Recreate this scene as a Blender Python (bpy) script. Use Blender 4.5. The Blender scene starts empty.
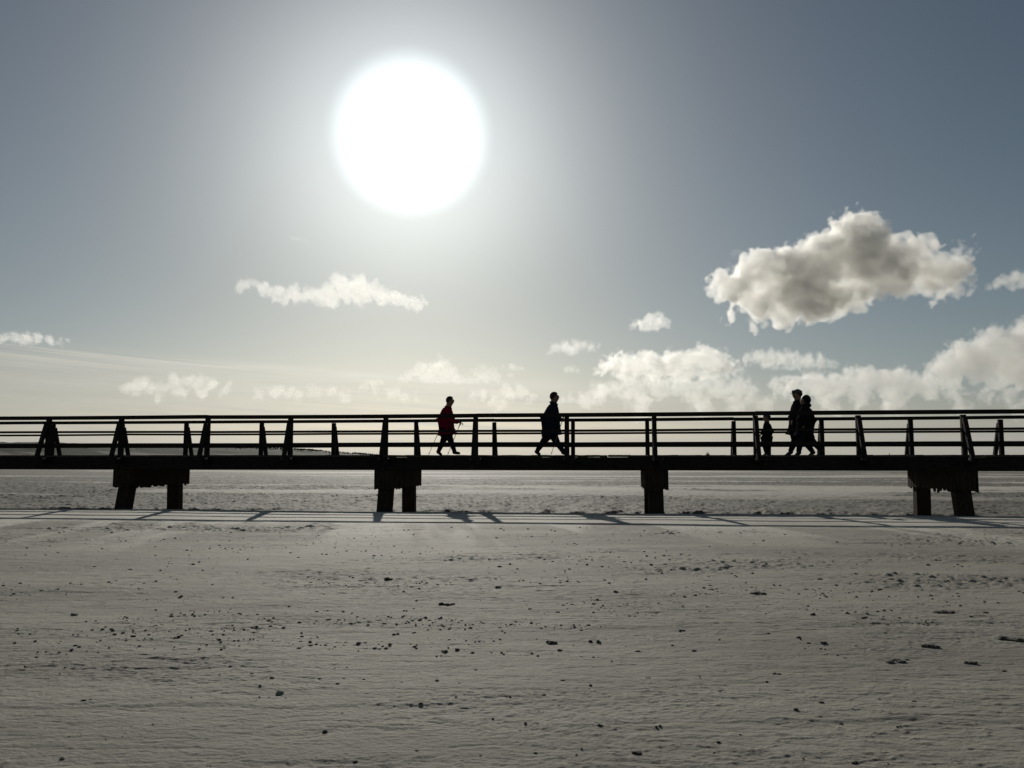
import bpy, bmesh, math, random
import numpy as np
from mathutils import Vector, Matrix

random.seed(7); rng = np.random.default_rng(11)
sc = bpy.context.scene
R = math.radians
F = 800.0                       # focal length in pixels of the 1024 x 768 frame
CAM_Z = 1.20                   # eye height above the near sand
PITCH = math.atan(74 / 800)
# sun
SUN_EL, SUN_AZ = R(22.4), R(-7.5)
SUN = Vector((math.sin(SUN_AZ) * math.cos(SUN_EL), math.cos(SUN_AZ) * math.cos(SUN_EL), math.sin(SUN_EL)))
# footbridge frame: s along the bridge (to the right), w across it (away from the camera)
D0, TH = 20.4, math.atan(0.119)
E = Vector((math.cos(TH), -math.sin(TH), 0)); W = Vector((math.sin(TH), math.cos(TH), 0)); O = Vector((0, D0, 0))
DECK = CAM_Z + 0.075
def BP(s, w, z): return O + E * s + W * w + Vector((0, 0, z))
def px_s(x, w):                 # bridge station whose point at depth w shows in picture column x
    k = (x - 512) / 800
    return (k * (D0 + w * W.y) - w * W.x) / (E.x - k * E.y)
def ray(x, y):
    v = -(y - 384) / 800; u = (x - 512) / 800
    c, s_ = math.cos(PITCH), math.sin(PITCH)
    return Vector((u, c - v * s_, s_ + v * c))
def on_sand(x, y, z=0.0):
    r = ray(x, y); t = (z - CAM_Z) / r.z
    return Vector((r.x * t, r.y * t, z))

# ---------------------------------------------------------------- helpers
def tag(o, label=None, cat=None, group=None, kind=None):
    if label: o['label'] = label
    if cat: o['category'] = cat
    if group: o['group'] = group
    if kind: o['kind'] = kind
    return o
def link(o, parent=None):
    sc.collection.objects.link(o)
    if parent is not None: o.parent = parent
    return o
def empty(name, loc=(0, 0, 0), rz=0.0):
    o = bpy.data.objects.new(name, None); o.empty_display_size = 0.2
    o.location = loc; o.rotation_euler = (0, 0, rz)
    return link(o)
def finish(name, bm, mat, parent=None, smooth=False):
    me = bpy.data.meshes.new(name); bm.normal_update(); bm.to_mesh(me); bm.free()
    if mat: me.materials.append(mat)
    if smooth:
        for p in me.polygons: p.use_smooth = True
    return link(bpy.data.objects.new(name, me), parent)
def add_box(bm, c, sx, sy, sz, ax=None, jit=0.0):
    """box centred on c; ax = three unit axes"""
    ax = ax or (Vector((1, 0, 0)), Vector((0, 1, 0)), Vector((0, 0, 1)))
    vs = []
    for k in (-1, 1):
        for j in (-1, 1):
            for i in (-1, 1):
                p = Vector(c) + ax[0] * (i * sx / 2) + ax[1] * (j * sy / 2) + ax[2] * (k * sz / 2)
                if jit: p += Vector((random.uniform(-jit, jit), random.uniform(-jit, jit), random.uniform(-jit, jit)))
                vs.append(bm.verts.new(p))
    q = [(0, 2, 3, 1), (4, 5, 7, 6), (0, 1, 5, 4), (2, 6, 7, 3), (0, 4, 6, 2), (1, 3, 7, 5)]
    return [bm.faces.new([vs[i] for i in f]) for f in q], vs
def add_bar(bm, a, b, wd, th, side=None, ext=0.0):
    """rectangular bar from a to b; side = direction of its width"""
    a, b = Vector(a), Vector(b); d = (b - a).normalized(); a = a - d * ext; b = b + d * ext
    side = (side - d * side.dot(d)).normalized() if side else d.orthogonal().normalized()
    up = d.cross(side).normalized()
    return add_box(bm, (a + b) / 2, (b - a).length, wd, th, (d, side, up))
def bevel(bm, w=0.008, seg=1):
    bmesh.ops.bevel(bm, geom=list(bm.edges), offset=w, segments=seg, affect='EDGES', clamp_overlap=True)
def add_tube(bm, a, b, r0, r1=None, n=8):
    a, b = Vector(a), Vector(b); r1 = r0 if r1 is None else r1
    d = (b - a).normalized(); u = d.orthogonal().normalized(); v = d.cross(u)
    A = [bm.verts.new(a + (u * math.cos(t) + v * math.sin(t)) * r0) for t in [2 * math.pi * i / n for i in range(n)]]
    B = [bm.verts.new(b + (u * math.cos(t) + v * math.sin(t)) * r1) for t in [2 * math.pi * i / n for i in range(n)]]
    for i in range(n): bm.faces.new((A[i], A[(i + 1) % n], B[(i + 1) % n], B[i]))
    bm.faces.new(A[::-1]); bm.faces.new(B)

# ---------------------------------------------------------------- materials
def new_mat(name):
    m = bpy.data.materials.new(name); m.use_nodes = True
    nt = m.node_tree; b = nt.nodes['Principled BSDF']
    return m, nt, b
def noisy_mat(name, c0, c1, rough=0.7, scale=8.0, stretch=(1, 1, 1), bump=0.2, spec=0.3, transl=0.0):
    m, nt, b = new_mat(name); N, L = nt.nodes, nt.links
    tc = N.new('ShaderNodeTexCoord'); mp = N.new('ShaderNodeMapping'); mp.inputs['Scale'].default_value = stretch
    L.new(tc.outputs['Object'], mp.inputs[0])
    n = N.new('ShaderNodeTexNoise'); n.inputs['Scale'].default_value = scale; n.inputs['Detail'].default_value = 6
    L.new(mp.outputs[0], n.inputs['Vector'])
    r = N.new('ShaderNodeValToRGB'); r.color_ramp.elements[0].position = .3; r.color_ramp.elements[1].position = .7
    r.color_ramp.elements[0].color = c0 + (1,); r.color_ramp.elements[1].color = c1 + (1,)
    L.new(n.outputs[0], r.inputs[0]); L.new(r.outputs[0], b.inputs['Base Color'])
    b.inputs['Roughness'].default_value = rough; b.inputs['Specular IOR Level'].default_value = spec
    if bump:
        bp = N.new('ShaderNodeBump'); bp.inputs['Strength'].default_value = bump; bp.inputs['Distance'].default_value = 0.02
        L.new(n.outputs[0], bp.inputs['Height']); L.new(bp.outputs[0], b.inputs['Normal'])
    return m
M = {}
M['wood'] = noisy_mat('tarred_timber', (.011, .010, .009), (.032, .028, .025), .8, 6, (1, 1, 6), .4, .08)
M['deckwood'] = noisy_mat('deck_timber', (.03, .027, .024), (.07, .062, .054), .8, 5, (1, 4, 4), .3, .2)
M['plank'] = noisy_mat('rough_plank', (.020, .016, .012), (.060, .046, .034), .9, 5, (8, 8, 1), .5, .08)
M['steel'] = noisy_mat('galvanised_steel', (.12, .12, .12), (.25, .25, .26), .45, 20, (1, 1, 1), .1, .5)
# ---------------------------------------------------------------- world
def build_world():
    w = bpy.data.worlds.new("World"); sc.world = w; w.use_nodes = True
    nt = w.node_tree; nt.nodes.clear(); N = nt.nodes; L = nt.links
    out = N.new('ShaderNodeOutputWorld'); bg = N.new('ShaderNodeBackground')
    L.new(bg.outputs[0], out.inputs[0])
    sky = N.new('ShaderNodeTexSky'); sky.sky_type = 'NISHITA'; sky.sun_disc = False
    sky.sun_elevation = SUN_EL; sky.sun_rotation = SUN_AZ
    sky.air_density, sky.dust_density, sky.ozone_density = AIR, DUST, OZONE
    def m(op, a, b=None, c=None, clamp=False):
        n = N.new('ShaderNodeMath'); n.operation = op; n.use_clamp = clamp
        for i, v in enumerate((a, b, c)):
            if v is None: continue
            if isinstance(v, (int, float)): n.inputs[i].default_value = v
            else: L.new(v, n.inputs[i])
        return n.outputs[0]
    def vm(op, a, b=None, scale=None):
        n = N.new('ShaderNodeVectorMath'); n.operation = op
        for i, v in enumerate((a, b)):
            if v is None: continue
            if isinstance(v, (tuple, list)): n.inputs[i].default_value = v
            else: L.new(v, n.inputs[i])
        if scale is not None:
            if isinstance(scale, (int, float)): n.inputs['Scale'].default_value = scale
            else: L.new(scale, n.inputs['Scale'])
        return n.outputs[0] if op not in ('DOT_PRODUCT', 'LENGTH') else n.outputs['Value']
    def ss(x, a, b):
        n = N.new('ShaderNodeMapRange'); n.interpolation_type = 'SMOOTHSTEP'
        L.new(x, n.inputs[0]); n.inputs[1].default_value = a; n.inputs[2].default_value = b
        return n.outputs[0]
    def noise(vec, scale, detail=5, rough=0.55):
        n = N.new('ShaderNodeTexNoise'); L.new(vec, n.inputs['Vector'])
        n.inputs['Scale'].default_value = scale; n.inputs['Detail'].default_value = detail
        n.inputs['Roughness'].default_value = rough
        return n.outputs[0]
    def mix(fac, a, b):
        n = N.new('ShaderNodeMix'); n.data_type = 'RGBA'
        if isinstance(fac, (int, float)): n.inputs[0].default_value = fac
        else: L.new(fac, n.inputs[0])
        for i, v in ((6, a), (7, b)):
            if isinstance(v, tuple): n.inputs[i].default_value = v + (1,)
            else: L.new(v, n.inputs[i])
        return n.outputs[2]
    tc = N.new('ShaderNodeTexCoord'); D = tc.outputs['Generated']
    sep = N.new('ShaderNodeSeparateXYZ'); L.new(D, sep.inputs[0])
    X, Y, Z = sep.outputs
    hor = m('SQRT', m('ADD', m('MULTIPLY', X, X), m('MULTIPLY', Y, Y)))
    el = m('MULTIPLY', m('ARCTAN2', Z, hor), 57.29578)               # elevation, degrees
    az = m('MULTIPLY', m('ARCTAN2', X, Y), 57.29578)                 # azimuth, degrees
    th = m('MULTIPLY', m('ARCCOSINE', m('MINIMUM', vm('DOT_PRODUCT', D, tuple(SUN)), 0.999999)), 57.29578)
    # circumsolar aureole of the hazy sky
    core = m('MULTIPLY', ss(th, 5.95, 3.6), CORE)
    g1 = m('MULTIPLY', m('EXPONENT', m('MULTIPLY', m('POWER', m('DIVIDE', th, G1W), 2.0), -1.0)), G1)
    g2 = m('MULTIPLY', m('EXPONENT', m('MULTIPLY', th, -1 / 13.0)), G2)
    glow = m('ADD', core, m('ADD', g1, g2))
    base = vm('SCALE', sky.outputs[0], None, SKY_K)
    tk = m('EXPONENT', m('MULTIPLY', th, -1 / 26.0))
    base = vm('MULTIPLY', base, mix(tk, (1.0, 1.02, .93), (.87, 1.09, 1.34)))
    dip = m('MULTIPLY', m('EXPONENT', m('MULTIPLY', m('POWER', m('DIVIDE', m('SUBTRACT', el, 10.0), 5.5), 2.0), -1.0)), m('EXPONENT', m('MULTIPLY', m('POWER', m('DIVIDE', th, 18.0), 2.0), -1.0)))
    base = vm('SCALE', base, None, m('MULTIPLY_ADD', dip, -.24, 1.04))
    hz = m('MULTIPLY', m('EXPONENT', m('MULTIPLY', m('MAXIMUM', el, 0.0), -1 / 8.0)), HAZE_L)
    lowk = m('EXPONENT', m('MULTIPLY', m('MAXIMUM', el, 0.0), -1 / 5.0))
    base = vm('MULTIPLY', base, mix(lowk, (.97, .97, .95), LOW_TINT))
    base = vm('ADD', base, vm('SCALE', vm('ADD', (.82, .97, 1.06), (0, 0, 0)), None, hz))
    col = vm('ADD', base, vm('SCALE', vm('MULTIPLY', vm('ADD', (1, 1, 1), (0, 0, 0)), GLOW_TINT), None, glow))
    if VEIL:
        # thin stratus sheet low over the horizon, its upper edge sinking to the right
        edge = m('ADD', m('MULTIPLY', az, -0.045), 5.35)
        ce = N.new('ShaderNodeCombineXYZ'); L.new(m('MULTIPLY', az, 0.10), ce.inputs[0]); L.new(m('MULTIPLY', el, 1.0), ce.inputs[1])
        ev = ce.outputs[0]
        n1 = noise(ev, 1.4, 7, 0.62)
        ce2 = N.new('ShaderNodeCombineXYZ'); L.new(m('ADD', m('MULTIPLY', az, 0.035), m('MULTIPLY', el, 0.3)), ce2.inputs[0]); L.new(m('ADD', m('MULTIPLY', el, 1.6), m('MULTIPLY', az, 0.10)), ce2.inputs[1])
        n2 = noise(ce2.outputs[0], 1.7, 8, 0.6)
        dd = m('SUBTRACT', edge, el)
        body = ss(m('ADD', dd, m('MULTIPLY', m('SUBTRACT', n2, 0.5), 1.6)), -0.25, 0.75)
        streak = ss(n2, 0.38, 0.68)
        fade_r = ss(az, 34.0, 6.0)
        dens = m('MULTIPLY', body, m('MULTIPLY_ADD', streak, 0.5, 0.5))
        dens = m('MULTIPLY', dens, m('MULTIPLY_ADD', fade_r, 0.75, 0.25))
        dens = m('MAXIMUM', dens, m('MULTIPLY', ss(el, 3.4, 1.0), m('MULTIPLY_ADD', streak, .15, .85)))
        veilc = vm('SCALE', vm('MULTIPLY', vm('ADD', (1, 1, 1), (0, 0, 0)), (1.0, 0.98, 0.87)), None,
                   m('ADD', VEIL_L, m('MULTIPLY', m('EXPONENT', m('MULTIPLY', th, -1 / 14.0)), VEIL_G)))
        lip = m('MULTIPLY', m('EXPONENT', m('MULTIPLY', m('POWER', m('DIVIDE', m('SUBTRACT', dd, .15), .42), 2.0), -1.0)), ss(n2, .36, .60))
        lip = m('MULTIPLY', lip, ss(az, 14.0, 2.0))
        tex = m('MULTIPLY_ADD', m('SUBTRACT', n1, .5), .35, 1.0)
        veilc = vm('SCALE', veilc, None, m('ADD', tex, m('MULTIPLY', lip, .07)))
        dens = m('MAXIMUM', dens, m('MULTIPLY', lip, .9))
        col = mix(m('MULTIPLY', dens, 0.92), col, veilc)
    L.new(col, bg.inputs[0]); bg.inputs[1].default_value = 0.05
# ---------------------------------------------------------------- terrain
def _hash(ix, iy, seed):
    h = (ix.astype(np.int64) * 374761393 + iy.astype(np.int64) * 668265263 + seed * 1442695041) & 0xffffffff
    h = ((h ^ (h >> 13)) * 1274126177) & 0xffffffff
    h = ((h ^ (h >> 15)) * 2246822519) & 0xffffffff
    return ((h ^ (h >> 16)) & 0xffffff) / float(0xffffff)
def vnoise(x, y, seed=0):
    ix, iy = np.floor(x), np.floor(y); fx, fy = x - ix, y - iy
    fx = fx * fx * fx * (fx * (fx * 6 - 15) + 10); fy = fy * fy * fy * (fy * (fy * 6 - 15) + 10)
    a = _hash(ix, iy, seed); b = _hash(ix + 1, iy, seed); c = _hash(ix, iy + 1, seed); d = _hash(ix + 1, iy + 1, seed)
    return (a + (b - a) * fx) * (1 - fy) + (c + (d - c) * fx) * fy
def fbm(x, y, octv=4, seed=0, gain=.5, lac=2.07):
    s, a, t = 0, 1, 0
    for i in range(octv):
        s = s + a * vnoise(x, y, seed + i * 17); t += a; a *= gain
        x, y = x * lac * .966 - y * lac * .259 + 5.3, x * lac * .259 + y * lac * .966 + 1.7
    return s / t
def sstep(x, a, b):
    t = np.clip((x - a) / (b - a), 0, 1); return t * t * (3 - 2 * t)
def clods(x, y, cell, seed, prob):
    """field of small rounded lumps, one per cell with the given probability"""
    out = np.zeros_like(x)
    gx, gy = x / cell, y / cell; ix, iy = np.floor(gx), np.floor(gy)
    for dx in (-1, 0, 1):
        for dy in (-1, 0, 1):
            cx, cy = ix + dx, iy + dy
            px = cx + .15 + .7 * _hash(cx, cy, seed); py = cy + .15 + .7 * _hash(cx, cy, seed + 1)
            r = .18 + .42 * _hash(cx, cy, seed + 2) ** 2
            on = _hash(cx, cy, seed + 3) < prob
            d2 = ((gx - px) ** 2 + ((gy - py) * 1.3) ** 2) / (r * r)
            out = np.maximum(out, np.where(on, np.clip(1 - d2, 0, 1) ** .7 * r, 0))
    return out * cell
def drift_haze_mask(x, y):
    """streaks of dry pale sand, also standing in for low blowing-sand haze"""
    s = (x - O.x) * E.x + (y - O.y) * E.y; w = (x - O.x) * W.x + (y - O.y) * W.y
    n = fbm(s * .035 + w * .012, w * .17, 5, 601, .55); f = fbm(s * .12, w * .55, 4, 602, .55)
    f2 = fbm(s * .045 - w * .02, w * .33, 4, 604, .6)
    far = sstep(n + (f - .5) * .5, .47, .57) * sstep(f2, .42, .56) * sstep(w, 6, 15)
    n2 = fbm(s * .85 + w * .22, w * .09 + 4, 4, 603, .6)
    edge = (fbm(s * .30, w * .0, 4, 605) - .5) * 4
    return np.clip(far * .9 + .95 * sstep(n2, .44, .58) * sstep(w + edge * 1.3, -11.0, -6.0) * sstep(w, -2.6, -4.5) + .8 * sstep(w + edge * .3, -6.4, -4.6) * sstep(w, -2.4, -2.9), 0, 1)
def height(x, y, want_drift=False):
    x = np.asarray(x, float); y = np.asarray(y, float)
    w = (x - O.x) * W.x + (y - O.y) * W.y; s = (x - O.x) * E.x + (y - O.y) * E.y
    d = np.hypot(x, y)
    dr = drift_haze_mask(x, y); calm = 1 - .8 * dr
    wob = (fbm(s * .35, s * 0, 3, 91) - .5) * .35
    z = -.34 * sstep(w + wob, -2.5, -1.0) - .10 * sstep(w, -1, 3)
    z += .30 * sstep(w, 5.0, 16) - .05 * sstep(w, 16, 60)
    sc_ = fbm(s * .5, w * .1, 3, 33)
    z += .09 * sstep(w + (sc_ - .5) * 6 + (fbm(s * 2.2, w * 1.0, 3, 34) - .5) * 1.6, 3.6, 4.0) * sstep(sc_, .38, .6) * sstep(w, 12, 5)
    warp = (fbm(x * .25, y * .35, 3, 5) - .5) * 2.0
    z += .016 * (fbm(x * .22 + warp * .2, y * .9 + warp, 3, 1) - .5) * 2
    near = sstep(d, 26, 12)
    band = sstep(w, -6.6, -4.6) * sstep(w, -.8, -2.6); nb = 1 - band
    rough = np.clip((fbm(x * .35, y * .8, 4, 21) - .45) * 4.5, 0, 1) * nb
    rough2 = np.clip((fbm(x * .6 + 9, y * 1.5, 4, 22) - .50) * 6.0, 0, 1) * nb
    mid = sstep(y, 6.6, 8.2) * nb * sstep(fbm(x * .22, y * .5, 3, 29), .34, .56)                           # scoured, lumpy belt before the bridge
    # wind-scoured sand
    n = fbm(x * 2.6, y * 7, 4, 2, .6); z += (.0024 + .0055 * rough + .009 * mid * rough) * (n - .5) * 2 * (1 - .8 * band)
    n = fbm(x * 9, y * 18, 4, 3, .6); z += (.0018 + .0035 * rough2 + .004 * mid) * (n - .5) * 2 * (1 - .85 * band) * near
    n = fbm(x * 34, y * 52, 3, 4, .6); z += (.0019 + .0016 * rough2) * (n - .5) * 2 * nb * sstep(d, 9, 5)
    n = fbm(x * 5.2, y * 8.5, 4, 31, .62); z += mid * .018 * (np.clip(n, .42, 1) - .5) * 2 * sstep(fbm(x * .9, y * 1.4, 3, 32), .38, .6)
    pm = mid * sstep(fbm(x * .45 + 3, y * 1.1, 4, 36), .40, .56) * (1 - dr)
    z += pm * (clods(x, y * .85, .085, 61, .6) * .50 + clods(x, y * .85, .15, 64, .18) * .34)
    z += pm * .013 * (fbm(x * 13, y * 16, 3, 65, .6) - .5) * 2
    rip = np.abs(fbm(x * 1.3, y * 6.5, 4, 8) - .5) * 2; z -= .004 * np.exp(-rip * 11) * near * nb
    rip = np.abs(fbm(x * 3.1, y * 11, 4, 9) - .5) * 2; z += .004 * np.exp(-rip * 12) * near * nb * (.3 + rough)
    z += clods(x, y, .040, 50, .22) * .25 * rough2 * near * sstep(y, 4.6, 5.4)
    z += clods(x, y, .11, 60, .10) * .30 * np.clip(mid * (.35 * rough + rough2), 0, 1) * near
    # coarse trampled sand beyond the bridge
    far_ = sstep(w, -1.2, 1.0) * (.25 + .75 * sstep(w, 60, 22)) * calm
    n = fbm(x * 1.9, y * 1.5, 5, 12, .6); z += far_ * .040 * (n - .5) * 2
    z += far_ * (clods(x, y, .16, 70, .7) * .30 + clods(x, y, .36, 80, .25) * .12)
    n = fbm(x * 6, y * 3, 3, 13, .6); z += far_ * .020 * (n - .5) * 2
    for (x0, x1, yy, hh, sd) in STEPS:
        line = yy + (fbm(x * 1.1, x * 0, 4, sd) - .5) * .22 + .03 * x
        m_ = sstep(x, x0, x0 + .8) * sstep(x, x1, x1 - .8) * (.5 + fbm(x * 2.3, x * 0, 3, sd + 9))
        z += .6 * hh * m_ * (sstep(y, line - .025, line + .03) * sstep(y, line + .7, line + .05))
    z += 1.2 * sstep(d, 120, 330) * sstep(x / np.maximum(y, 1), .0, -.35)
    return (z, dr) if want_drift else z
# (x0, x1, y, height, seed): from the drift lines seen at rows 705 and 722
STEPS = [(-4.0, .8, on_sand(150, 706).y, .010, 301), (.3, 5.0, on_sand(850, 723).y, .011, 302), (-6, 7, on_sand(500, 628).y, .006, 303), (-3, 2, on_sand(300, 666).y, .005, 304)]
def build_ground():
    rr = [0.35]
    while rr[-1] < 6000:
        d = rr[-1]
        if d < 2.6: st = .15
        elif d < 40: st = min(max(.007, d * d / 4200), .032 if d < 17 else .07)
        else: st = .075 * (d / 40) ** 1.75
        rr.append(d + st)
    rr = np.array(rr)
    a = list(np.linspace(-40, 40, 1050)); 
    b = list(np.linspace(40, 320, 150))[1:-1]
    ang = np.radians(np.array(a + b)); na = len(ang)
    print('ground', len(rr), na)
    Rg, A = np.meshgrid(rr, ang, indexing='ij')
    x, y = Rg * np.sin(A), Rg * np.cos(A)
    z, dr = height(x, y, True)
    co = np.stack([x, y, z], -1).reshape(-1, 3)
    nr = len(rr)
    i = np.arange(nr - 1)[:, None] * na; j = np.arange(na)[None, :]; j2 = (j + 1) % na
    f = np.stack([i + j, i + j2, i + na + j2, i + na + j], -1).reshape(-1, 4)
    co = np.vstack([co, [[0, 0, 0]]]); c = len(co) - 1
    tri = np.stack([np.full(na, c), (np.arange(na) + 1) % na, np.arange(na)], -1)
    me = bpy.data.meshes.new('sand_ground')
    me.vertices.add(len(co)); me.vertices.foreach_set('co', co.astype(np.float32).ravel())
    nl = f.size + tri.size; me.loops.add(nl)
    me.loops.foreach_set('vertex_index', np.concatenate([f[:, ::-1].ravel(), tri[:, ::-1].ravel()]).astype(np.int32))
    npoly = len(f) + len(tri); me.polygons.add(npoly)
    me.polygons.foreach_set('loop_start', np.concatenate([np.arange(len(f)) * 4, f.size + np.arange(len(tri)) * 3]).astype(np.int32))
    me.update(calc_edges=True)
    me.polygons.foreach_set('use_smooth', np.ones(npoly, bool))
    at = me.attributes.new('drift', 'FLOAT', 'POINT'); at.data.foreach_set('value', np.append(dr.ravel(), 0).astype(np.float32))
    if me.polygons[npoly // 2].normal.z < 0: me.flip_normals()
    me.materials.append(sand_material())
    o = link(bpy.data.objects.new('sand_ground', me)); tag(o, kind='structure')
    return o
def sand_material():
    m, nt, b = new_mat('beach_sand'); N, L = nt.nodes, nt.links
    geo = N.new('ShaderNodeNewGeometry'); P = geo.outputs['Position']
    def nz(stretch, scale, detail, rough=.55, loc=(0, 0, 0), rz=0):
        mp = N.new('ShaderNodeMapping'); mp.inputs['Scale'].default_value = stretch; mp.inputs['Location'].default_value = loc
        mp.inputs['Rotation'].default_value = (0, 0, rz)
        L.new(P, mp.inputs[0]); n = N.new('ShaderNodeTexNoise'); n.inputs['Scale'].default_value = scale
        n.inputs['Detail'].default_value = detail; n.inputs['Roughness'].default_value = rough
        L.new(mp.outputs[0], n.inputs['Vector']); return n.outputs[0]
    def mr(x, a, b_, lo=0, hi=1):
        n = N.new('ShaderNodeMapRange'); n.interpolation_type = 'SMOOTHSTEP'; L.new(x, n.inputs[0])
        n.inputs[1].default_value = a; n.inputs[2].default_value = b_; n.inputs[3].default_value = lo; n.inputs[4].default_value = hi
        return n.outputs[0]
    def math_(op, a, c):
        n = N.new('ShaderNodeMath'); n.operation = op
        for i, v in enumerate((a, c)):
            if isinstance(v, (int, float)): n.inputs[i].default_value = v
            else: L.new(v, n.inputs[i])
        return n.outputs[0]
    def mix(f, a, c):
        n = N.new('ShaderNodeMix'); n.data_type = 'RGBA'; L.new(f, n.inputs[0])
        for i, v in ((6, a), (7, c)):
            if isinstance(v, tuple): n.inputs[i].default_value = v + (1,)
            else: L.new(v, n.inputs[i])
        return n.outputs[2]
    damp = mr(nz((.16, .55, 1), 1.0, 7, .62), .40, .60)
    col = mix(damp, (.345, .319, .262), (.25, .230, .188))
    fine = nz((1, 1.6, 1), 7, 8, .65); col = mix(mr(fine, .35, .75, 0, .35), col, (.15, .135, .11))
    # drifts of dry pale sand; low blowing-sand haze is painted into this colour too
    at = N.new('ShaderNodeAttribute'); at.attribute_name = 'drift'
    sx = N.new('ShaderNodeSeparateXYZ'); L.new(P, sx.inputs[0])
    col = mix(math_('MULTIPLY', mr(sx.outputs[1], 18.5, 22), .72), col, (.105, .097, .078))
    col = mix(math_('MULTIPLY', at.outputs['Fac'], .9), col, (.60, .565, .48))
    grain = nz((1, 1, 1), 260, 2, .6); col = mix(mr(grain, .58, .72, 0, .5), col, (.07, .062, .05))
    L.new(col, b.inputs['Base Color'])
    b.inputs['Roughness'].default_value = SAND_ROUGH; b.inputs['Specular IOR Level'].default_value = SAND_SPEC
    b1 = N.new('ShaderNodeBump'); b1.inputs['Strength'].default_value = .9; b1.inputs['Distance'].default_value = .012
    L.new(nz((1, 1.6, 1), 34, 7, .7), b1.inputs['Height'])
    b2 = N.new('ShaderNodeBump'); b2.inputs['Strength'].default_value = .35; b2.inputs['Distance'].default_value = .003
    L.new(grain, b2.inputs['Height']); L.new(b1.outputs[0], b2.inputs['Normal'])
    L.new(b2.outputs[0], b.inputs['Normal'])
    return m
def build_dunes():
    """low grassy dune ridge on the left skyline"""
    N1, N2 = 420, 46
    az = np.linspace(R(-60), R(-5.0), N1); t = np.linspace(0, 1, N2)
    Az, T = np.meshgrid(az, t, indexing='ij')
    dist = 230 + 110 * T
    deg = np.degrees(Az)
    top = np.interp(deg, [-60, -45, -32.6, -30, -28, -26.5, -19.4, -17, -14.8, -11.5, -9, -7.5, -6], [7.4, 6.6, 5.9, 6.2, 5.8, 5.2, 4.9, 4.6, 4.1, 3.0, 1.9, .7, -1.2])
    prof = np.where(T < .62, sstep(T, 0, .62) ** 1.0, 1 - .9 * sstep(T, .62, 1))
    x, y = dist * np.sin(Az), dist * np.cos(Az)
    z = (top + 1.2) * prof - 1.2
    z += prof * (fbm(x * .06, y * .06, 4, 401) - .5) * .9 + prof * (fbm(x * .35, y * .35, 3, 402) - .5) * .5
    veg = sstep(T + (fbm(x * .05, y * .12, 5, 403) - .5) * .5 - .02, .20, .38)
    bm = bmesh.new()
    vs = [[bm.verts.new((x[i, j], y[i, j], z[i, j])) for j in range(N2)] for i in range(N1)]
    for i in range(N1 - 1):
        for j in range(N2 - 1): bm.faces.new((vs[i][j], vs[i + 1][j], vs[i + 1][j + 1], vs[i][j + 1]))
    m, nt, b = new_mat('dune_sand_and_marram'); N, L = nt.nodes, nt.links
    geo = N.new('ShaderNodeNewGeometry'); sp = N.new('ShaderNodeSeparateXYZ'); L.new(geo.outputs['Position'], sp.inputs[0])
    n = N.new('ShaderNodeTexNoise'); n.inputs['Scale'].default_value = .09; n.inputs['Detail'].default_value = 7
    mp = N.new('ShaderNodeMapping'); mp.inputs['Scale'].default_value = (.35, 1, 3); L.new(geo.outputs['Position'], mp.inputs[0]); L.new(mp.outputs[0], n.inputs['Vector'])
    r = N.new('ShaderNodeValToRGB'); e = r.color_ramp.elements
    at = N.new('ShaderNodeAttribute'); at.attribute_name = 'veg'
    ad = N.new('ShaderNodeMath'); ad.operation = 'MULTIPLY_ADD'; L.new(n.outputs[0], ad.inputs[0]); ad.inputs[1].default_value = .7; L.new(at.outputs['Fac'], ad.inputs[2])
    sb = N.new('ShaderNodeMath'); sb.operation = 'SUBTRACT'; L.new(ad.outputs[0], sb.inputs[0]); sb.inputs[1].default_value = .2
    L.new(sb.outputs[0], r.inputs[0])
    e[0].position = .3; e[0].color = (.24, .225, .19, 1); e[1].position = .75; e[1].color = (.045, .055, .03, 1)
    e2 = e.new(.5); e2.color = (.12, .12, .085, 1)
    L.new(r.outputs[0], b.inputs['Base Color']); b.inputs['Roughness'].default_value = .9; b.inputs['Specular IOR Level'].default_value = .1
    o = finish('dunes', bm, m, smooth=True); tag(o, kind='structure')
    o.data.attributes.new('veg', 'FLOAT', 'POINT').data.foreach_set('value', veg.ravel().astype(np.float32))
    # marram grass fringe along the crest
    bm = bmesh.new()
    for k in range(9000):
        a_ = R(random.uniform(-40, -9.2)); tt = random.gauss(.60, .05); d = 230 + 110 * tt
        px, py = d * math.sin(a_), d * math.cos(a_)
        i = (a_ - az[0]) / (az[-1] - az[0]) * (N1 - 1); i0 = int(i); j0 = min(N2 - 1, max(0, int(tt * (N2 - 1))))
        if vnoise(np.array([px * .08]), np.array([py * .08]), 77)[0] < .42: continue
        zz = z[i0, j0]; h = random.uniform(.25, .75); s_ = random.uniform(.10, .3); ln = random.uniform(-.2, .2)
        A = Vector((px, py, zz - .1))
        v = [bm.verts.new(A + Vector((-s_, 0, 0))), bm.verts.new(A + Vector((s_, random.uniform(-.3, .3), 0))), bm.verts.new(A + Vector((ln, 0, h)))]
        bm.faces.new(v)
    g = finish('marram_grass', bm, noisy_mat('marram', (.03, .04, .02), (.08, .09, .045), .8, .5, bump=0))
    tag(g, kind='stuff')
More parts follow.
